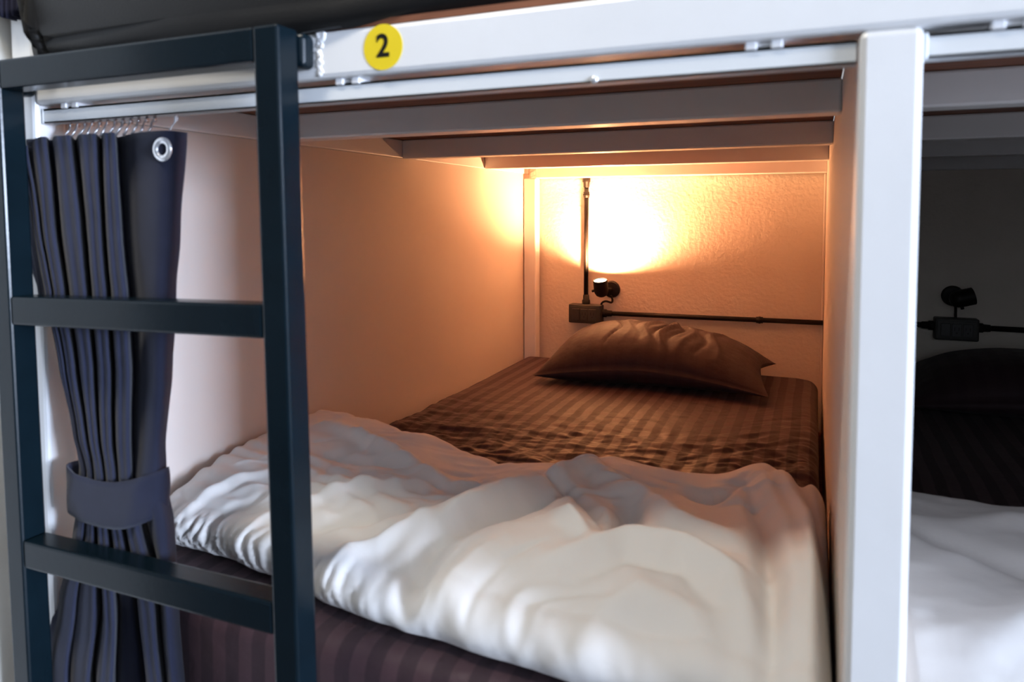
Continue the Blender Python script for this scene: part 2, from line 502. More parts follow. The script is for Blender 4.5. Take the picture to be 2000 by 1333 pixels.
CROWS=[
 (-0.0505,[(-0.0467,0.0),(-0.0186,-0.0144),(-0.0055,-0.016),(0.0016,-0.0148),(-0.0657,0.034),(0.0149,-0.0144),(0.0306,-0.016),(0.0437,-0.0148),(-0.0157,0.034),(0.0628,-0.0144),(0.0808,-0.016),(0.0946,-0.0148),(0.0394,0.034),(0.1147,-0.0144),(0.1333,-0.016),(0.1466,-0.0148),(0.0945,0.034),(0.1625,-0.0144),(0.1739,-0.016),(0.1829,-0.0148),(0.1348,0.03),(0.2009,0.002),(0.2583,-0.006),(0.275,0.004),(0.2734,0.026)]),
 (-0.1723,[(-0.0226,0.004),(0.0084,-0.0144),(0.0167,-0.016),(0.0213,-0.0148),(-0.0463,0.034),(0.0302,-0.0144),(0.0414,-0.016),(0.0538,-0.0148),(-0.0049,0.034),(0.0736,-0.0144),(0.0935,-0.016),(0.1073,-0.0148),(0.0533,0.034),(0.1252,-0.0144),(0.1396,-0.016),(0.1489,-0.0148),(0.0941,0.034),(0.1628,-0.0144),(0.1761,-0.016),(0.1863,-0.0148),(0.1397,0.03),(0.1995,0.002),(0.2468,-0.006),(0.261,0.004),(0.2566,0.026)]),
 (-0.2824,[(-0.0018,0.006),(0.0313,-0.0144),(0.0396,-0.016),(0.0434,-0.0148),(-0.0025,0.02),(0.0506,-0.0144),(0.0595,-0.016),(0.07,-0.0148),(0.0112,0.034),(0.0871,-0.0144),(0.1048,-0.016),(0.1162,-0.0148),(0.0611,0.034),(0.1322,-0.0144),(0.1466,-0.016),(0.1565,-0.0148),(0.1029,0.034),(0.1708,-0.0144),(0.184,-0.016),(0.1953,-0.0148),(0.1505,0.03),(0.2067,0.002),(0.2424,-0.006),(0.251,0.004),(0.2438,0.026)]),
 (-0.3817,[(0.0196,0.008),(0.0544,-0.0144),(0.0617,-0.016),(0.0643,-0.0148),(0.0257,0.015),(0.0701,-0.0144),(0.0781,-0.016),(0.0862,-0.0148),(0.0267,0.034),(0.0998,-0.0144),(0.1146,-0.016),(0.123,-0.0148),(0.0663,0.034),(0.1363,-0.0144),(0.15,-0.016),(0.1588,-0.0148),(0.1048,0.034),(0.1726,-0.0144),(0.1865,-0.016),(0.1973,-0.0148),(0.1524,0.03),(0.2084,0.002),(0.2374,-0.006),(0.2433,0.004),(0.2333,0.025)]),
 (-0.4862,[(0.043,0.01),(0.0736,-0.0104),(0.0801,-0.012),(0.0821,-0.0108),(0.0565,0.01),(0.0921,-0.0144),(0.0986,-0.016),(0.1048,-0.0148),(0.0534,0.028),(0.1143,-0.0144),(0.1241,-0.016),(0.1296,-0.0148),(0.0791,0.028),(0.1388,-0.0144),(0.1491,-0.016),(0.1568,-0.0148),(0.1097,0.028),(0.1691,-0.0144),(0.1818,-0.016),(0.1916,-0.0148),(0.1579,0.02),(0.2096,-0.006),(0.2312,-0.006),(0.2314,0.004),(0.222,0.02)]),
 (-0.5391,[(0.0587,0.008),(0.0814,-0.0064),(0.0893,-0.008),(0.0914,-0.0068000000000000005),(0.0797,0.004),(0.1013,-0.0104),(0.1077,-0.012),(0.1108,-0.0108),(0.0923,0.006),(0.123,-0.0144),(0.132,-0.016),(0.1375,-0.0148),(0.1187,0.004),(0.1486,-0.016399999999999998),(0.1575,-0.018),(0.164,-0.0168),(0.1466,0.002),(0.1733,-0.0154),(0.1847,-0.017),(0.1933,-0.0158),(0.1796,0.002),(0.2149,-0.014),(0.2329,-0.011),(0.2339,0.0),(0.232,0.012)]),
 (-0.6,[(0.0516,0.006),(0.0779,-0.0104),(0.0873,-0.012),(0.0918,-0.0108),(0.0766,0.004),(0.1009,-0.0124),(0.1073,-0.014),(0.1117,-0.0128),(0.0703,0.022),(0.1228,-0.0144),(0.1333,-0.016),(0.1399,-0.0148),(0.099,0.022),(0.1501,-0.0144),(0.1603,-0.016),(0.168,-0.0148),(0.1293,0.022),(0.1802,-0.0144),(0.1928,-0.016),(0.2059,-0.0148),(0.1735,0.022),(0.2293,-0.01),(0.2445,-0.008),(0.2448,0.002),(0.2367,0.018)]),
 (-0.6652,[(0.0396,0.004),(0.067,-0.0124),(0.0779,-0.014),(0.0837,-0.0128),(0.0721,0.0),(0.0933,-0.0124),(0.104,-0.014),(0.1121,-0.0128),(0.0659,0.028),(0.1267,-0.0144),(0.1385,-0.016),(0.1475,-0.0148),(0.1014,0.028),(0.1609,-0.0144),(0.1737,-0.016),(0.1825,-0.0148),(0.148,0.02),(0.1968,-0.0144),(0.2119,-0.016),(0.226,-0.0148),(0.1955,0.022),(0.2464,-0.012),(0.2538,-0.01),(0.2491,0.002),(0.2391,0.018)]),
 (-0.7467,[(0.01,0.004),(0.0403,-0.0124),(0.0559,-0.014),(0.0643,-0.0128),(0.06,-0.004),(0.079,-0.0124),(0.0956,-0.014),(0.111,-0.0128),(0.071,0.028),(0.1313,-0.0144),(0.1431,-0.016),(0.1521,-0.0148),(0.1065,0.028),(0.1304,0.013600000000000001),(0.1436,0.012),(0.1552,0.0132),(0.1475,0.028),(0.2054,-0.0144),(0.2204,-0.016),(0.2311,-0.0148),(0.1983,0.022),(0.25,-0.012),(0.2574,-0.01),(0.2528,0.002),(0.242,0.018)]),
 (-0.8512,[(-0.0229,0.004),(0.0102,-0.0124),(0.03,-0.014),(0.041,-0.0128),(0.0387,-0.004),(0.0616,-0.0144),(0.0799,-0.016),(0.0936,-0.0148),(0.0515,0.026),(0.1128,-0.0144),(0.1297,-0.016),(0.1412,-0.0148),(0.1023,0.024),(0.1275,0.011600000000000001),(0.1478,0.01),(0.1646,0.0112),(0.1613,0.026),(0.217,-0.0144),(0.2338,-0.016),(0.2423,-0.0148),(0.2153,0.016),(0.2596,-0.013),(0.267,-0.011),(0.2627,0.0),(0.2543,0.014)]),
]


def curtain_mesh(rows, nper, nz, ymin=-0.0215):
    R = [catmull([q for q in pts], nper) for _, pts in rows]
    zs = [z for z, _ in rows]
    cols = len(R[0])
    V = []
    for i in range(len(zs) - 1):
        for k in range(nz):
            t = k / nz
            s = 0.5 * t + 0.5 * t * t * (3 - 2 * t)
            V.append(([(R[i][j][0] * (1 - s) + R[i + 1][j][0] * s, R[i][j][1] * (1 - s) + R[i + 1][j][1] * s) for j in range(cols)], zs[i] * (1 - t) + zs[i + 1] * t))
    V.append((R[-1], zs[-1]))
    out = []
    for row, z in V:
        L = []
        for j, (x, y) in enumerate(row):
            y += 0.0012 * fbm(x, z, 14, 3.0)
            if x < 0.004: y = min(y, -0.003)
            L.append((x, max(ymin, y), z))
        out.append(L)
    return out


cur = thing('curtain', 'slate navy curtain tied back behind the ladder in the lamplit bay', 'curtain', (0.12, 0.0, -0.9))
CROWS.append((-1.08, [(x * 1.12 - 0.02, y) for x, y in CROWS[-1][1]]))
bm = bmesh.new(); G = curtain_mesh(CROWS, 5, 9)
# the two leftmost folds hang a little lower at the hem of the heading
for i in range(5):
    for j in range(len(G[i])):
        x, y, z = G[i][j]
        k = max(0, min(1, (0.03 - x) / 0.02)) if j < 34 else 0
        G[i][j] = (x, y, z - 0.011 * k * (1 - i / 5))
add_grid(bm, G)
cl = obj('cloth', bm, M['curtain'], cur, smooth=True)
md = cl.modifiers.new('thickness', 'SOLIDIFY'); md.thickness = 0.0016; md.offset = 0
# top hem stitching
# tie band around the gathered cloth
bm = bmesh.new()
ring = []
cxb, ax_, cy_, ay_ = 0.1452, 0.0945, 0.0015, 0.0265
NB = 48
for side in (0, 1):
    for lv in range(9):
        t = lv / 8
        row = []
        for k in range(NB):
            q = 2 * math.pi * k / NB
            x = cxb + ax_ * math.copysign(abs(math.cos(q)) ** 0.75, math.cos(q)) * (1.0 + (0.0 if side == 0 else -0.02))
            y = cy_ + ay_ * math.copysign(abs(math.sin(q)) ** 0.8, math.sin(q)) * (1.0 if side == 0 else 0.93)
            u = (x - cxb) / ax_
            front = 1 if y < cy_ else 0
            top = -0.532 - 0.008 * (1 - u * u) + 0.016 * max(0, u) ** 1.5
            bot = -0.600 - 0.007 * (1 - u * u) + 0.020 * max(0, u) ** 2
            z = top + (bot - top) * t
            y += 0.0012 * math.sin(14 * u + 5 * t) + 0.002 * math.sin(math.pi * t) * (-1 if front else 1)
            row.append((x, max(-0.0236 if side == 0 else -0.0224, y), z))
        ring.append((side, row))
A = [r for s, r in ring if s == 0]; B = [r for s, r in ring if s == 1]
Ga = add_grid(bm, A, True); Gb = add_grid(bm, B, True)
for i in (0, -1):
    for k in range(NB):
        bm.faces.new((Ga[i][k], Ga[i][(k + 1) % NB], Gb[i][(k + 1) % NB], Gb[i][k]))
obj('tie_band', bm, M['curtain'], cur, smooth=True)
# eyelet in the flat leading edge
bm = bmesh.new(); add_torus(bm, (0.2650, -0.0085, -0.0755), 0.0120, 0.0046, (0.05, -1, 0), 32, 10, 0.55)
obj('eyelet', bm, M['chrome'], cur, smooth=True)['label'] = 'shiny nickel eyelet ring'
for k in range(13):
    x = 0.052 + k * 0.0155 if k < 12 else 0.262
    bm = bmesh.new()
    lean = random.uniform(-.003, .003)
    add_tube(bm, [(x, .019, -.0265), (x, .017, -.031), (x + .003 + lean, .013, -.037), (x + .001, .010, -.044), (x - .001, .006, -.052)], .0018, 6)
    add_torus(bm, (x + .001, .018, -.0315), .0030, .0010, (1, .4, 0), 12, 5)
    obj('hook', bm, M['steel'] if k < 12 else M['clear'], cur, smooth=True)

# hem of the curtain of the bunk above
up = thing('curtain', 'dark navy curtain bunched at the left post of the bunk above', 'curtain', (-0.03, -0.02, 0.12))
rows = []
for z, sp in ((0.128, 1.0), (0.17, 0.98), (0.3, 0.9), (0.7, 0.7), (1.15, 0.9)):
    pts = []
    for k in range(13):
        q = k / 12
        x = -0.058 + 0.072 * q * sp
        pts.append((x, -0.0125 + (-0.012 if k % 2 else 0.006)))
    rows.append((z, pts))
V = curtain_mesh(rows, 5, 5, -0.04)
for L in V:
    for j, (x, y, z) in enumerate(L):
        if z < 0.129: L[j] = (x, y, z + 0.006 * math.sin(x * 90))
bm = bmesh.new(); add_grid(bm, V)
cu = obj('cloth', bm, M['navy'], up, smooth=True)
md = cu.modifiers.new('thickness', 'SOLIDIFY'); md.thickness = 0.002; md.offset = 0

# ------------------------------------------------------------------ mattresses in fitted sheets
def mattress_mesh(x0, x1, y0, y1, z0, z1, topf, nx=120, ny=150, r=0.035, sidef=None):
    """closed rounded slab whose skin is moved by topf(x, y)"""
    bm = bmesh.new()
    # each cross-section (constant y) is a loop around the slab; ends pulled in
    ts = []
    ns = 8
    loop = []
    w2, h2 = (x1 - x0) / 2, (z1 - z0) / 2
    cx, cz = (x0 + x1) / 2, (z0 + z1) / 2
    for i in range(nx + 1): loop.append((-w2 + r + (2 * w2 - 2 * r) * i / nx, h2, 't'))
    for k in range(1, ns): a = math.pi / 2 * k / ns; loop.append((w2 - r + r * math.sin(a), h2 - r + r * math.cos(a), 'c'))
    for k in range(6): loop.append((w2, h2 - r - (2 * h2 - 2 * r) * k / 5, 's'))
    for k in range(1, ns): a = math.pi / 2 * k / ns; loop.append((w2 - r + r * math.cos(a), -h2 + r - r * math.sin(a), 'c'))
    for i in range(9): loop.append((w2 - r - (2 * w2 - 2 * r) * i / 8, -h2, 'b'))
    for k in range(1, ns): a = math.pi / 2 * k / ns; loop.append((-w2 + r - r * math.sin(a), -h2 + r - r * math.cos(a), 'c'))
    for k in range(6): loop.append((-w2, -h2 + r + (2 * h2 - 2 * r) * k / 5, 's'))
    for k in range(1, ns): a = math.pi / 2 * k / ns; loop.append((-w2 + r - r * math.cos(a), h2 - r + r * math.sin(a), 'c'))
    secs = []
    for k in range(ns + 1):
        a = math.pi / 2 * k / ns
        secs.append((y0 + r - r * math.cos(a), r - r * math.sin(a)))
    for j in range(1, ny): secs.append((y0 + r + (y1 - y0 - 2 * r) * j / ny, 0.0))
    for k in range(ns + 1):
        a = math.pi / 2 * k / ns
        secs.append((y1 - r + r * math.sin(a), r - r * math.cos(a)))
    rows = []
    for y, inset in secs:
        row = []
        for u, v, kind in loop:
            fx = max(0.0, (w2 - inset) / w2); fz = max(0.0, (h2 - inset) / h2)
            x, z = cx + u * fx, cz + v * fz
            dz = topf(x, y) if z > cz else 0.0
            z += dz * max(0, min(1, (z - cz) / h2))
            yy = y
            if inset > 0.8 * r and sidef: yy += sidef(x, z)
            row.append((x, yy, z))
        rows.append(row)
    G = add_grid(bm, rows, True)
    bm.faces.new(G[0]); bm.faces.new(G[-1])
    return bm


def sheet_top(x, y):
    z = 0.003 * fbm(x, y, 2.2, 1.0, 2)
    free = max(0.0, min(1.0, (y - 0.52) / 0.12)) * max(0.0, min(1.0, (1.60 - y) / 0.15))
    near = math.exp(-((y - 0.85) / 0.30) ** 2) * free
    # crumples in front of the duvet, pulled diagonally at the right
    z += near * 0.012 * fbm(x * 0.6 + 0.5 * y, y * 1.7 - 0.3 * x, 11.0, 7.0, 4)
    q = Vector((x * 5 + 2 * y, y * 11 - 2 * x, 4.2))
    z += free * math.exp(-((y - 0.78) / 0.16) ** 2) * 0.007 * (noise.ridged_multi_fractal(q, 0.9, 2.0, 3, 1.0, 1.6) - 0.9)
    rt = max(0, min(1, (x - 0.72) / 0.3))
    z += rt * 0.011 * fbm((y - 0.8 * x) * 3.2, (x + 0.8 * y) * 0.5, 7, 2.0, 3) * math.exp(-((y - 1.05) / 0.35) ** 2)
    z += 0.0022 * fbm(x + 0.3 * y, y, 12, 5.0, 3) * free
    edge = max(0, (x - 1.02) / 0.07)
    z += -0.008 * edge
    return z


mt = obj('mattress', mattress_mesh(0.004, 1.088, 0.045, 1.955, -0.935, -0.735, sheet_top, 200, 420), M['sheet'], smooth=True)
recentre(mt, (0.546, 1.0, -0.935))
tag(mt, 'mattress in a mauve brown satin striped sheet in the lamplit bay', 'mattress')

mt2 = obj('mattress', mattress_mesh(X2 + .012, X2E - .01, 0.045, 1.955, -0.935, -0.735, lambda x, y: 0.004 * fbm(x, y, 3, 9, 3), 60, 70), M['sheet'], smooth=True)
recentre(mt2, (X2 + .55, 1.0, -0.935))
tag(mt2, 'shadowed mattress at the back of the unlit bay right of the post', 'mattress')


def upper_side(x, z):
    d = -0.012 * max(0, min(1, (0.16 - z) / 0.10))
    return d + 0.006 * fbm(x, z, 10, 6.0, 3)


def upper_mattress():
    bm = mattress_mesh(0.004, W - 0.01, -0.012, 1.95, 0.0645, 0.25, lambda x, y: 0.003 * fbm(x, y, 3, 2, 3), 420, 50, 0.03)
    for v in bm.verts:
        x, y, z = v.co
        if y < 0.10:
            # loose sheet hanging over the front edge: gathered pleats at the left corner, soft sags to the right
            g = max(0, min(1, (0.17 - x) / 0.14))
            front = max(0, min(1, (0.05 - y) / 0.05))
            v.co.y -= front * (0.010 + 0.015 * g * math.sin(x * 260 - 75 * (z - .06) + 2.5 * math.sin(x * 37)))
            v.co.y -= front * 0.024 * fbm(x + 0.9 * z, 3.0 * z - 1.6 * x, 4.5, 4.0, 3)
            hem = max(0.0, min(1.0, (0.62 - x) / 0.12)) * max(0.0, min(1.0, (0.115 - z) / 0.04)) * max(0.0, min(1.0, (0.09 - y) / 0.05))
            v.co.z -= hem * 0.014
            if hem > 0.1: v.co.y = min(v.co.y, -0.004)
            v.co.y -= front * 0.012 * math.exp(-((x - 0.42 - 0.9 * (z - 0.06)) / 0.06) ** 2)
            v.co.y += front * 0.008 * math.exp(-((x - 0.50 - 1.2 * (z - 0.06)) / 0.03) ** 2)
            v.co.y += front * 0.005 * fbm(x, z, 9, 3.0, 3)
            v.co.y += front * 0.012 * max(0, min(1, (x - 0.52) / 0.15))
            v.co.x += front * 0.03 * max(0, min(1, (0.16 - z) / 0.09)) * max(0, min(1, (0.10 - x) / 0.08))
    return bm


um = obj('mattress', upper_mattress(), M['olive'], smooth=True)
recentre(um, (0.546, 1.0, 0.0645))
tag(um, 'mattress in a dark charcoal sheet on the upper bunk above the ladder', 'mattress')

# ------------------------------------------------------------------ duvets
FOLDS=[
 ([(0.55,0.193),(0.576,0.249),(0.613,0.341),(0.648,0.416),(0.699,0.517)],0.03,0.02),
 ([(0.578,0.164),(0.613,0.244),(0.652,0.312),(0.69,0.373)],0.018,-0.012),
 ([(0.699,0.517),(0.813,0.443),(0.887,0.339),(0.964,0.3)],0.03,0.018),
 ([(0.813,0.28),(0.812,0.347),(0.809,0.411)],0.022,-0.022),
 ([(0.72,0.299),(0.746,0.271),(0.785,0.233)],0.014,0.012),
 ([(0.572,0.171),(0.58,0.091),(0.599,0.028),(0.628,-0.052)],0.022,-0.022),
 ([(0.668,0.16),(0.636,0.1),(0.632,0.028),(0.655,-0.045)],0.03,0.012),
 ([(0.755,0.174),(0.834,0.242),(0.919,0.242),(0.986,0.191),(1.015,0.116)],0.018,0.01),
 ([(0.786,0.14),(0.846,0.195),(0.919,0.196),(0.969,0.15)],0.016,-0.008),
 ([(0.812,0.078),(0.878,0.138),(0.943,0.121),(0.99,0.064)],0.02,0.008),
 ([(0.965,0.603),(1.006,0.393),(1.029,0.194),(1.038,0.01)],0.016,-0.013),
 ([(1.025,0.614),(1.068,0.418),(1.079,0.215),(1.082,0.028)],0.016,0.016),
 ([(0.993,0.598),(1.037,0.421),(1.053,0.204),(1.058,0.018)],0.014,0.008),
 ([(1.055,0.611),(1.091,0.424),(1.095,0.222),(1.093,0.033)],0.012,-0.02),
 ([(0.872,0.548),(0.922,0.53),(0.951,0.581)],0.016,-0.014),
 ([(0.317,0.222),(0.424,0.293),(0.532,0.393)],0.012,0.01),
 ([(0.361,0.168),(0.453,0.206),(0.51,0.264)],0.012,-0.01),
 ([(0.261,0.294),(0.396,0.337),(0.526,0.362)],0.014,-0.009),
 ([(0.411,0.104),(0.492,0.147),(0.539,0.204)],0.012,0.011),
 ([(0.452,0.057),(0.504,0.083),(0.544,0.124)],0.012,-0.01),
 ([(0.484,0.021),(0.533,0.042),(0.562,0.069)],0.012,0.008),
 ([(0.115,0.527),(0.318,0.45),(0.477,0.384),(0.562,0.393)],0.022,0.012),
 ([(0.19,0.397),(0.314,0.387),(0.426,0.419)],0.016,-0.012),
 ([(0.087,0.157),(0.123,0.229),(0.168,0.274)],0.009,0.009),
 ([(0.131,0.117),(0.174,0.189),(0.214,0.223)],0.008,-0.009),
 ([(0.175,0.082),(0.222,0.14),(0.256,0.176)],0.009,0.009),
 ([(0.219,0.042),(0.262,0.098),(0.295,0.132)],0.008,-0.009),
 ([(0.259,0.014),(0.295,0.064),(0.334,0.09)],0.009,0.008),
 ([(0.387,0.17),(0.584,0.035),(0.629,-0.067)],0.02,0.008),
 ([(0.717,-0.03),(0.753,0.03),(0.831,0.04)],0.03,0.006),
 ([(0.885,-0.009),(0.929,0.038),(0.986,0.015)],0.02,0.006),
 ([(0.631,0.434),(0.688,0.407),(0.756,0.356),(0.8,0.284)],0.014,-0.012),
]


def duvet(x0, x1, yfront, yback, top, zb, folds, nx=280, ny=200, scallop=0.0035, seed=0.0, rl=0.02, rr=0.03):
    bm = bmesh.new()
    rows = []
    nr = 14
    for i in range(nx + 1):
        s = i / nx
        x = x0 + (x1 - x0) * s
        e = 1.0
        for d, r in ((x - x0, rl), (x1 - x, rr)):
            if d < r: e *= math.sqrt(max(0.0, 1 - (1 - d / r) ** 2)) * 0.75 + 0.25
        yf, yb = yfront(x), yback(x)
        col = []
        def H(y):
            h = top(x, y)
            for p, w, a in folds: h += 2.1 * ridge(x, y, p, w, a)
            q = Vector((x * 3.2 + 0.25 * fbm(x, y, 3, 5 + seed, 2), y * 4.2 + 0.25 * fbm(x, y, 3, 9 + seed, 2), seed + 0.3))
            h += 0.0075 * (noise.ridged_multi_fractal(q, 0.9, 2.0, 3, 1.0, 1.6) - 0.9)
            h += 0.0022 * (noise.ridged_multi_fractal(q * 2.7, 0.9, 2.0, 2, 1.0, 1.6) - 0.8)
            lf = max(0.0, min(1.0, (0.62 - x) / 0.3)) * max(0.0, min(1.0, (0.52 - y) / 0.2))
            h += 0.0055 * lf * math.sin(2 * math.pi * (y + 0.22 * x) / 0.043 + 2.6 * fbm(x, y, 5, 13, 3)) * (0.6 + 0.8 * fbm(x, y, 6, 17, 2))
            m_ = max(0.0, min(1.0, (y - yf) / 0.17)); m_ = math.sin(m_ * math.pi / 2)
            h = zb + (h - zb) * (0.50 + 0.50 * m_)
            h += 0.0035 * fbm(x, y, 8, 11 + seed, 4) + 0.009 * fbm(x, y, 2.6, 4 + seed, 2)
            return zb + max(0.02, (h - zb) * e)
        rf, rb = 0.034, 0.045
        hf, hb = H(yf + rf), H(yb - rb)
        for k in range(nr + 1):       # front bulge
            a = -math.pi / 2 + math.pi * k / nr
            c = math.cos(a)
            pl_ = math.sin(x * 150 + 1.6 * a + 3.5 * fbm(x, a * .12, 9, 21, 2))
            sc = (0.009 * c * (abs(pl_) ** 0.7 - 0.6) * max(0.0, min(1.0, (0.55 - x) / 0.2)) if seed == 0 else 0.0)
            sc += scallop * c * (0.45 * math.sin(x * 105 + 5 * fbm(x, 0, 6, 1.0, 2) + 2.0 * a) * (1 if x < 0.5 else 0.35) + 1.3 * fbm(x, a * .03, 13, 2 + seed, 3))
            zz = zb + (hf - zb) * (1 + math.sin(a)) / 2
            col.append((x, yf + rf - (rf + 0.012) * c * (0.9 + 0.2 * fbm(x, 0, 5, 8, 2)) - sc, zz + 0.5 * sc * (1 if k > 2 else 0)))
        for j in range(1, ny):
            t = j / ny
            y = yf + rf + (yb - rb - yf - rf) * t
            col.append((x, y, H(y)))
        for k in range(nr + 1):
            a = math.pi / 2 - math.pi * k / nr
            col.append((x, yb - rb + rb * math.cos(a) * (1 + .3 * fbm(x, 1, 6, 3, 2)), zb + (hb - zb) * (1 + math.sin(a)) / 2))
        rows.append(col)
    G = add_grid(bm, rows, True)
    bm.faces.new(G[0]); bm.faces.new(G[-1])
    return bm


def lerp(tab, x):
    if x <= tab[0][0]: return tab[0][1]
    for (a, u), (b, v) in zip(tab, tab[1:]):
        if x <= b:
            t = (x - a) / (b - a); t = t * t * (3 - 2 * t)
            return u + (v - u) * t
    return tab[-1][1]


YF = [(0.0, 0.20), (0.09, 0.150), (0.20, 0.148), (0.30, 0.128), (0.37, 0.112), (0.45, 0.092), (0.536, 0.086), (0.62, 0.078), (0.734, 0.071), (0.84, 0.064), (0.95, 0.062), (1.1, 0.060)]
YB = [(0.0, 0.66), (0.02, 0.66), (0.30, 0.63), (0.52, 0.60), (0.66, 0.64), (0.82, 0.65), (0.99, 0.70), (1.05, 0.66), (1.1, 0.665)]
ZK = [(0.0, -0.622), (0.15, -0.618), (0.30, -0.632), (0.50, -0.662), (0.60, -0.652), (0.71, -0.628), (0.80, -0.640), (0.90, -0.645), (0.99, -0.622), (1.05, -0.634), (1.1, -0.640)]
def duvet_top(x, y):
    back = lerp(ZK, x)
    front = -0.622 + 0.016 * math.exp(-((x - 0.80) / 0.22) ** 2) * math.exp(-((y - 0.20) / 0.16) ** 2) + 0.008 * math.exp(-((x - 0.25) / 0.2) ** 2)
    t = max(0, min(1, (y - 0.15) / 0.40)); t = t * t * (3 - 2 * t)
    return front * (1 - t) + back * t


# many short creases: along the pull of the cloth at the left, in arcs around the front right corner elsewhere
random.seed(21)
for k in range(95):
    x, y = random.uniform(0.04, 1.06), random.uniform(0.12, 0.60)
    pts = [(x, y)]
    bend = random.uniform(-0.12, 0.12)
    for st_ in range(random.randint(3, 6)):
        if x < 0.52: a_ = math.radians(37) + 0.25 * math.sin(17 * x + 9 * y)
        else: a_ = math.atan2(y + 0.08, x - 0.85) + math.pi / 2 + (0.5 if x < 0.75 else 0)
        a_ += bend
        x += 0.024 * math.cos(a_); y += 0.024 * math.sin(a_); pts.append((x, y))
    FOLDS.append((pts, random.uniform(0.0045, 0.010), random.choice((-1, 1, -1)) * random.uniform(0.0010, 0.0028)))
dv = obj('duvet', duvet(0.006, 1.098, lambda x: lerp(YF, x), lambda x: lerp(YB, x), duvet_top, -0.7295, FOLDS), M['duvet'], smooth=True)
recentre(dv, (0.55, 0.35, -0.735))
tag(dv, 'rumpled white duvet folded across the front half of the lamplit bed', 'duvet')

YB2 = [(X2, 0.70), (1.23, 0.69), (1.30, 0.68), (1.36, 0.67), (1.42, 0.69), (2.25, 0.72)]
dv2 = obj('duvet', duvet(X2 + 0.006, X2E - 0.006, lambda x: 0.075, lambda x: lerp(YB2, x),
          lambda x, y: -0.635 + 0.012 * math.sin(x * 9) * (y - .1), -0.732,
          [([(1.25, .2), (1.5, .45)], .03, .012), ([(1.2, .5), (1.5, .3)], .025, -.012), ([(1.3, .55), (1.6, .6)], .03, .010)], 130, 80, seed=3.0),
          M['duvet'], smooth=True)
recentre(dv2, (X2 + .55, 0.38, -0.735))
tag(dv2, 'white duvet in bluish shade in the unlit bay right of the post', 'duvet')

# ------------------------------------------------------------------ pillows
def pillow_bm(cx, cy, a, b, T, zb, skew=0.0, lift=0.0, seed=0.0, n=90, tilt=0.0, creases=()):
    bm = bmesh.new()
    rows_t, rows_b = [], []
    for i in range(n + 1):
        u = -1 + 2 * i / n
        rt, rb = [], []
        for j in range(n + 1):
            v = -1 + 2 * j / n
            # pinched sides, pulled-out corners
            x = a * (u - 0.10 * u * (1 - v * v) * abs(u) ** 1.5)
            y = b * (v - 0.14 * v * (1 - u * u) * abs(v) ** 1.5)
            th = (max(0, 1 - abs(u) ** 2.6) ** 0.62) * (max(0, 1 - abs(v) ** 2.4) ** 0.62)
            th *= 1 + skew * u
            wr = 0
            edge = (1 - th)
            wr += 0.0032 * fbm(u + seed, v, 3.5, seed + 1, 4) * (0.3 + edge)
            for uc, w, amp, v0, v1 in creases:
                if v0 < v < v1:
                    wr += 2.1 * amp * math.exp(-((u - uc - 0.05 * math.sin(6 * v + 9 * uc)) / w) ** 2) * math.sin(math.pi * (v - v0) / (v1 - v0))
            up_ = 0.64 * T * th + wr * min(1, th * 4)
            dn = 0.42 * T * th ** 0.8
            mid = zb + 0.36 * T + lift * (abs(u * v) ** 1.5) + tilt * v
            zt, zbm = mid + up_, max(zb, mid - dn)
            rt.append((cx + x, cy + y, max(zt, zb + .004))); rb.append((cx + x, cy + y, zbm))
        rows_t.append(rt); rows_b.append(rb)
    A = add_grid(bm, rows_t); B = add_grid(bm, rows_b)
    N_ = n
    per = [(i, 0) for i in range(N_)] + [(N_, j) for j in range(N_)] + [(i, N_) for i in range(N_, 0, -1)] + [(0, j) for j in range(N_, 0, -1)]
    for (p, q) in zip(per, per[1:] + per[:1]):
        try: bm.faces.new((A[p[0]][p[1]], A[q[0]][q[1]], B[q[0]][q[1]], B[p[0]][p[1]]))
        except ValueError: pass
    return bm


CR = [(-0.36, .012, -.006, -1, 1), (-0.25, .02, .003, -.8, .6), (-0.15, .018, -.004, -.9, .7), (-0.05, .022, .005, -.9, .8), (0.05, .02, -.007, -.9, .8),
      (0.12, .018, .007, -.9, .8), (0.2, .02, -.006, -.8, .9), (0.3, .03, .004, -.9, .4), (0.42, .025, -.004, -.9, .5), (0.55, .03, .004, -.9, .6)]
pl = obj('pillow', pillow_bm(0.578, 1.735, 0.375, 0.222, 0.180, -0.729, skew=-0.22, lift=-0.040, seed=2.0, tilt=0.006, creases=CR), M['pillow'], smooth=True)
recentre(pl, (0.578, 1.735, -0.733))
tag(pl, 'plump mauve brown pillow against the back wall below the lit lamp', 'pillow')
pl2 = obj('pillow', pillow_bm(X2 + 0.53, 1.74, 0.37, 0.225, 0.165, -0.728, lift=-.03, seed=5.0, n=50), M['pillow'], smooth=True)
recentre(pl2, (X2 + 0.53, 1.74, -0.733))
tag(pl2, 'dark pillow against the back wall of the unlit bay, in deep shadow', 'pillow')

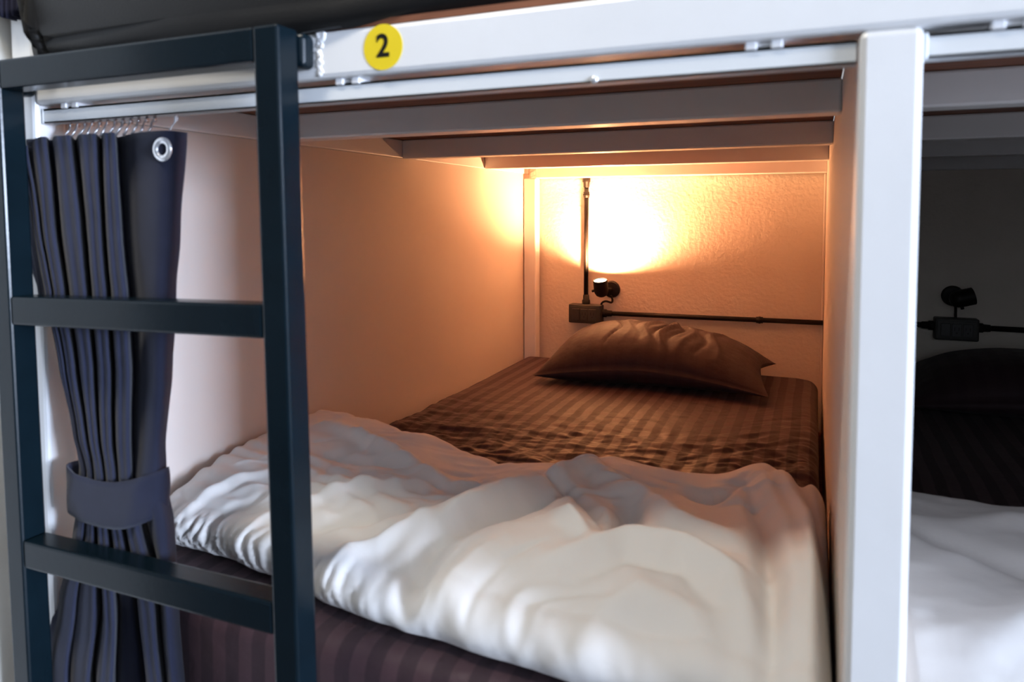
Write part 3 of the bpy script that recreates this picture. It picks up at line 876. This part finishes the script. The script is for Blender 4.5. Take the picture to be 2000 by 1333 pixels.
# ------------------------------------------------------------------ conduits, outlet boxes and reading lamps on the back wall
def conduit(p, q, label, couplings, ends):
    t = thing('conduit_pipe', label, 'pipe', p)
    tube('pipe', [p, q], 0.0088, M['black_metal'], t, 14)
    d = (Vector(q) - Vector(p)).normalized()
    for f in couplings:
        c = Vector(p).lerp(Vector(q), f)
        bm = bmesh.new(); add_lathe(bm, [(.0088, -.012), (.0115, -.011), (.0115, -.004), (.013, -.003), (.013, .003), (.0115, .004), (.0115, .011), (.0088, .012)], c, d, 16)
        obj('coupling', bm, M['black_metal'], t, smooth=True)
    for f, sgn in ends:
        c = Vector(p).lerp(Vector(q), f)
        bm = bmesh.new(); add_lathe(bm, [(.0088, .036 * sgn), (.0115, .034 * sgn), (.0125, .016 * sgn), (.0155, .014 * sgn), (.0155, 0)], c, d, 16)
        obj('end_fitting', bm, M['black_metal'], t, smooth=True)
    return t


conduit((0.2445, 1.986, -0.0305), (0.2445, 1.986, -0.5215), 'vertical black conduit pipe running up from the outlet box to the beam', (0.13,), ((0.0, 1), (1.0, -1)))
conduit((0.3135, 1.986, -0.5555), (W - 0.002, 1.986, -0.5475), 'horizontal black conduit pipe above the pillow along the lamplit wall', (0.735,), ((0.0, 1),))
conduit((X2 + P + .001, 1.986, -0.5365), (1.4335, 1.986, -0.5365), 'short black conduit pipe left of the outlet box in the dark bay', (), ((1.0, -1),))
conduit((1.5575, 1.986, -0.5365), (X2E - .002, 1.986, -0.5365), 'black conduit pipe right of the outlet box in the dark bay', (), ((0.0, 1),))


def outlet_box(x0, x1, z0, z1, label):
    t = thing('outlet_box', label, 'outlet', ((x0 + x1) / 2, D, z0))
    y0 = 1.955
    box('case', (x0, x1, y0, D, z0, z1), M['box_metal'], t, .004)
    box('face_plate', (x0 + .006, x1 - .006, y0 - .0025, y0, z0 + .006, z1 - .008), M['box_metal'], t, .001)
    w = (x1 - x0 - .03) / 3
    for k in range(3):
        a = x0 + .015 + k * w
        bm = bmesh.new(); add_box(bm, a + .001, a + w - .003, y0 - .005, y0 - .002, z0 + .013, z1 - .016, bev=.001, seg=1)
        s = obj('socket' if k else 'switch', bm, M['outlet'], t)
        if k:
            bm = bmesh.new()
            zc = (z0 + z1) / 2
            cxs = a + w / 2 - .001
            add_box(bm, cxs - .007, cxs - .005, y0 - .0056, y0 - .0048, zc - .003, zc + .008)
            add_box(bm, cxs + .005, cxs + .007, y0 - .0056, y0 - .0048, zc - .003, zc + .008)
            add_box(bm, cxs - .002, cxs + .002, y0 - .0056, y0 - .0048, zc - .012, zc - .008)
            obj('slot', bm, M['black_metal'], s)
    return t


outlet_box(0.1825, 0.3130, -0.5955, -0.5225, 'dark grey outlet box on the lamplit wall below the reading lamp')
outlet_box(1.4340, 1.5570, -0.5780, -0.5070, 'dark outlet box on the unlit wall right of the post')


def reading_lamp(plate, head, axis, label, lit, cord):
    t = thing('reading_lamp', label, 'lamp', (plate[0], D, plate[2]))
    lathe('wall_plate', [(0, 0), (.033, 0), (.033, .008), (.029, .014), (.012, .018), (0, .018)], plate, (0, -1, 0), M['black_metal'], t, 32)
    ax = Vector(axis).normalized()
    h = Vector(head)
    bm = bmesh.new()
    add_tube(bm, [(plate[0], plate[1] - .015, plate[2]), Vector((plate[0], plate[1] - .028, plate[2])) * .5 + (h + Vector((0, .02, -.01))) * .5, h + Vector((0, .02, -.005))], .008, 12)
    obj('arm', bm, M['black_metal'], t, smooth=True)
    R = .0275
    lathe('head', [(0, -.036), (.012, -.035), (.021, -.029), (.0265, -.018), (R, -.008), (R, .032), (R - .002, .032), (R - .003, .026), (0, .026)], h, ax, M['black_metal'], t, 32)
    lathe('lens', [(0, .0262), (.0238, .0262), (.0225, .0290), (.014, .0312), (0, .032)], h, ax, M['bulb'] if lit else M['lens_off'], t, 32)
    lathe('knob', [(0, 0), (.005, 0), (.005, .008), (0, .009)], h + Vector((-R if ax.z > .5 else 0, 0, -.012 if ax.z > .5 else -R)), (-1, 0, -.3) if ax.z > .5 else (0.3, 0, -1), M['black_metal'], t, 12)
    pts = cord
    sm = []
    P_ = [pts[0]] + list(pts) + [pts[-1]]
    for i in range(1, len(P_) - 2):
        for k in range(6):
            u = k / 6
            a, b, c, d = (np.array(P_[i + j], float) for j in (-1, 0, 1, 2))
            sm.append(tuple(0.5 * ((2 * b) + (-a + c) * u + (2 * a - 5 * b + 4 * c - d) * u ** 2 + (-a + 3 * b - 3 * c + d) * u ** 3)))
    sm.append(pts[-1])
    bm = bmesh.new(); add_tube(bm, sm, .0042, 8)
    obj('cord', bm, M['black_metal'], t, smooth=True)
    if lit:
        l = bpy.data.lights.new('reading_lamp_light', 'SPOT')
        l.energy = LAMP_W; l.color = LAMP_C
        l.spot_size = math.radians(LAMP_A); l.spot_blend = LAMP_B; l.shadow_soft_size = 0.018
        lo = bpy.data.objects.new('bulb_light', l); COL.objects.link(lo); lo.parent = t
        wpos = h + ax * 0.036 + Vector((0, 0, Z0))
        lo.location = wpos - t.location
        lo.rotation_euler = Vector((0.09, 0.04, 1)).to_track_quat('-Z', 'Y').to_euler()
    return t


LAMP_W, LAMP_C, LAMP_A, LAMP_B = 146.0, (1.0, 0.46, 0.20), 162, 0.9
reading_lamp((0.345, 2.0, -0.462), (0.322, 1.925, -0.450), (-0.03, -0.27, 1.0), 'small black reading lamp glowing upward on the lamplit wall', True,
             [(0.345, 1.983, -0.485), (0.351, 1.986, -0.500), (0.347, 1.986, -0.512), (0.325, 1.985, -0.508), (0.310, 1.984, -0.515), (0.306, 1.982, -0.528)])
reading_lamp((1.487, 2.0, -0.437), (1.503, 1.93, -0.437), (0.93, 0.1, 0.25), 'switched-off black reading lamp in the unlit bay right of the post', False,
             [(1.494, 1.985, -0.463), (1.495, 1.986, -0.48), (1.495, 1.986, -0.495), (1.495, 1.984, -0.510)])
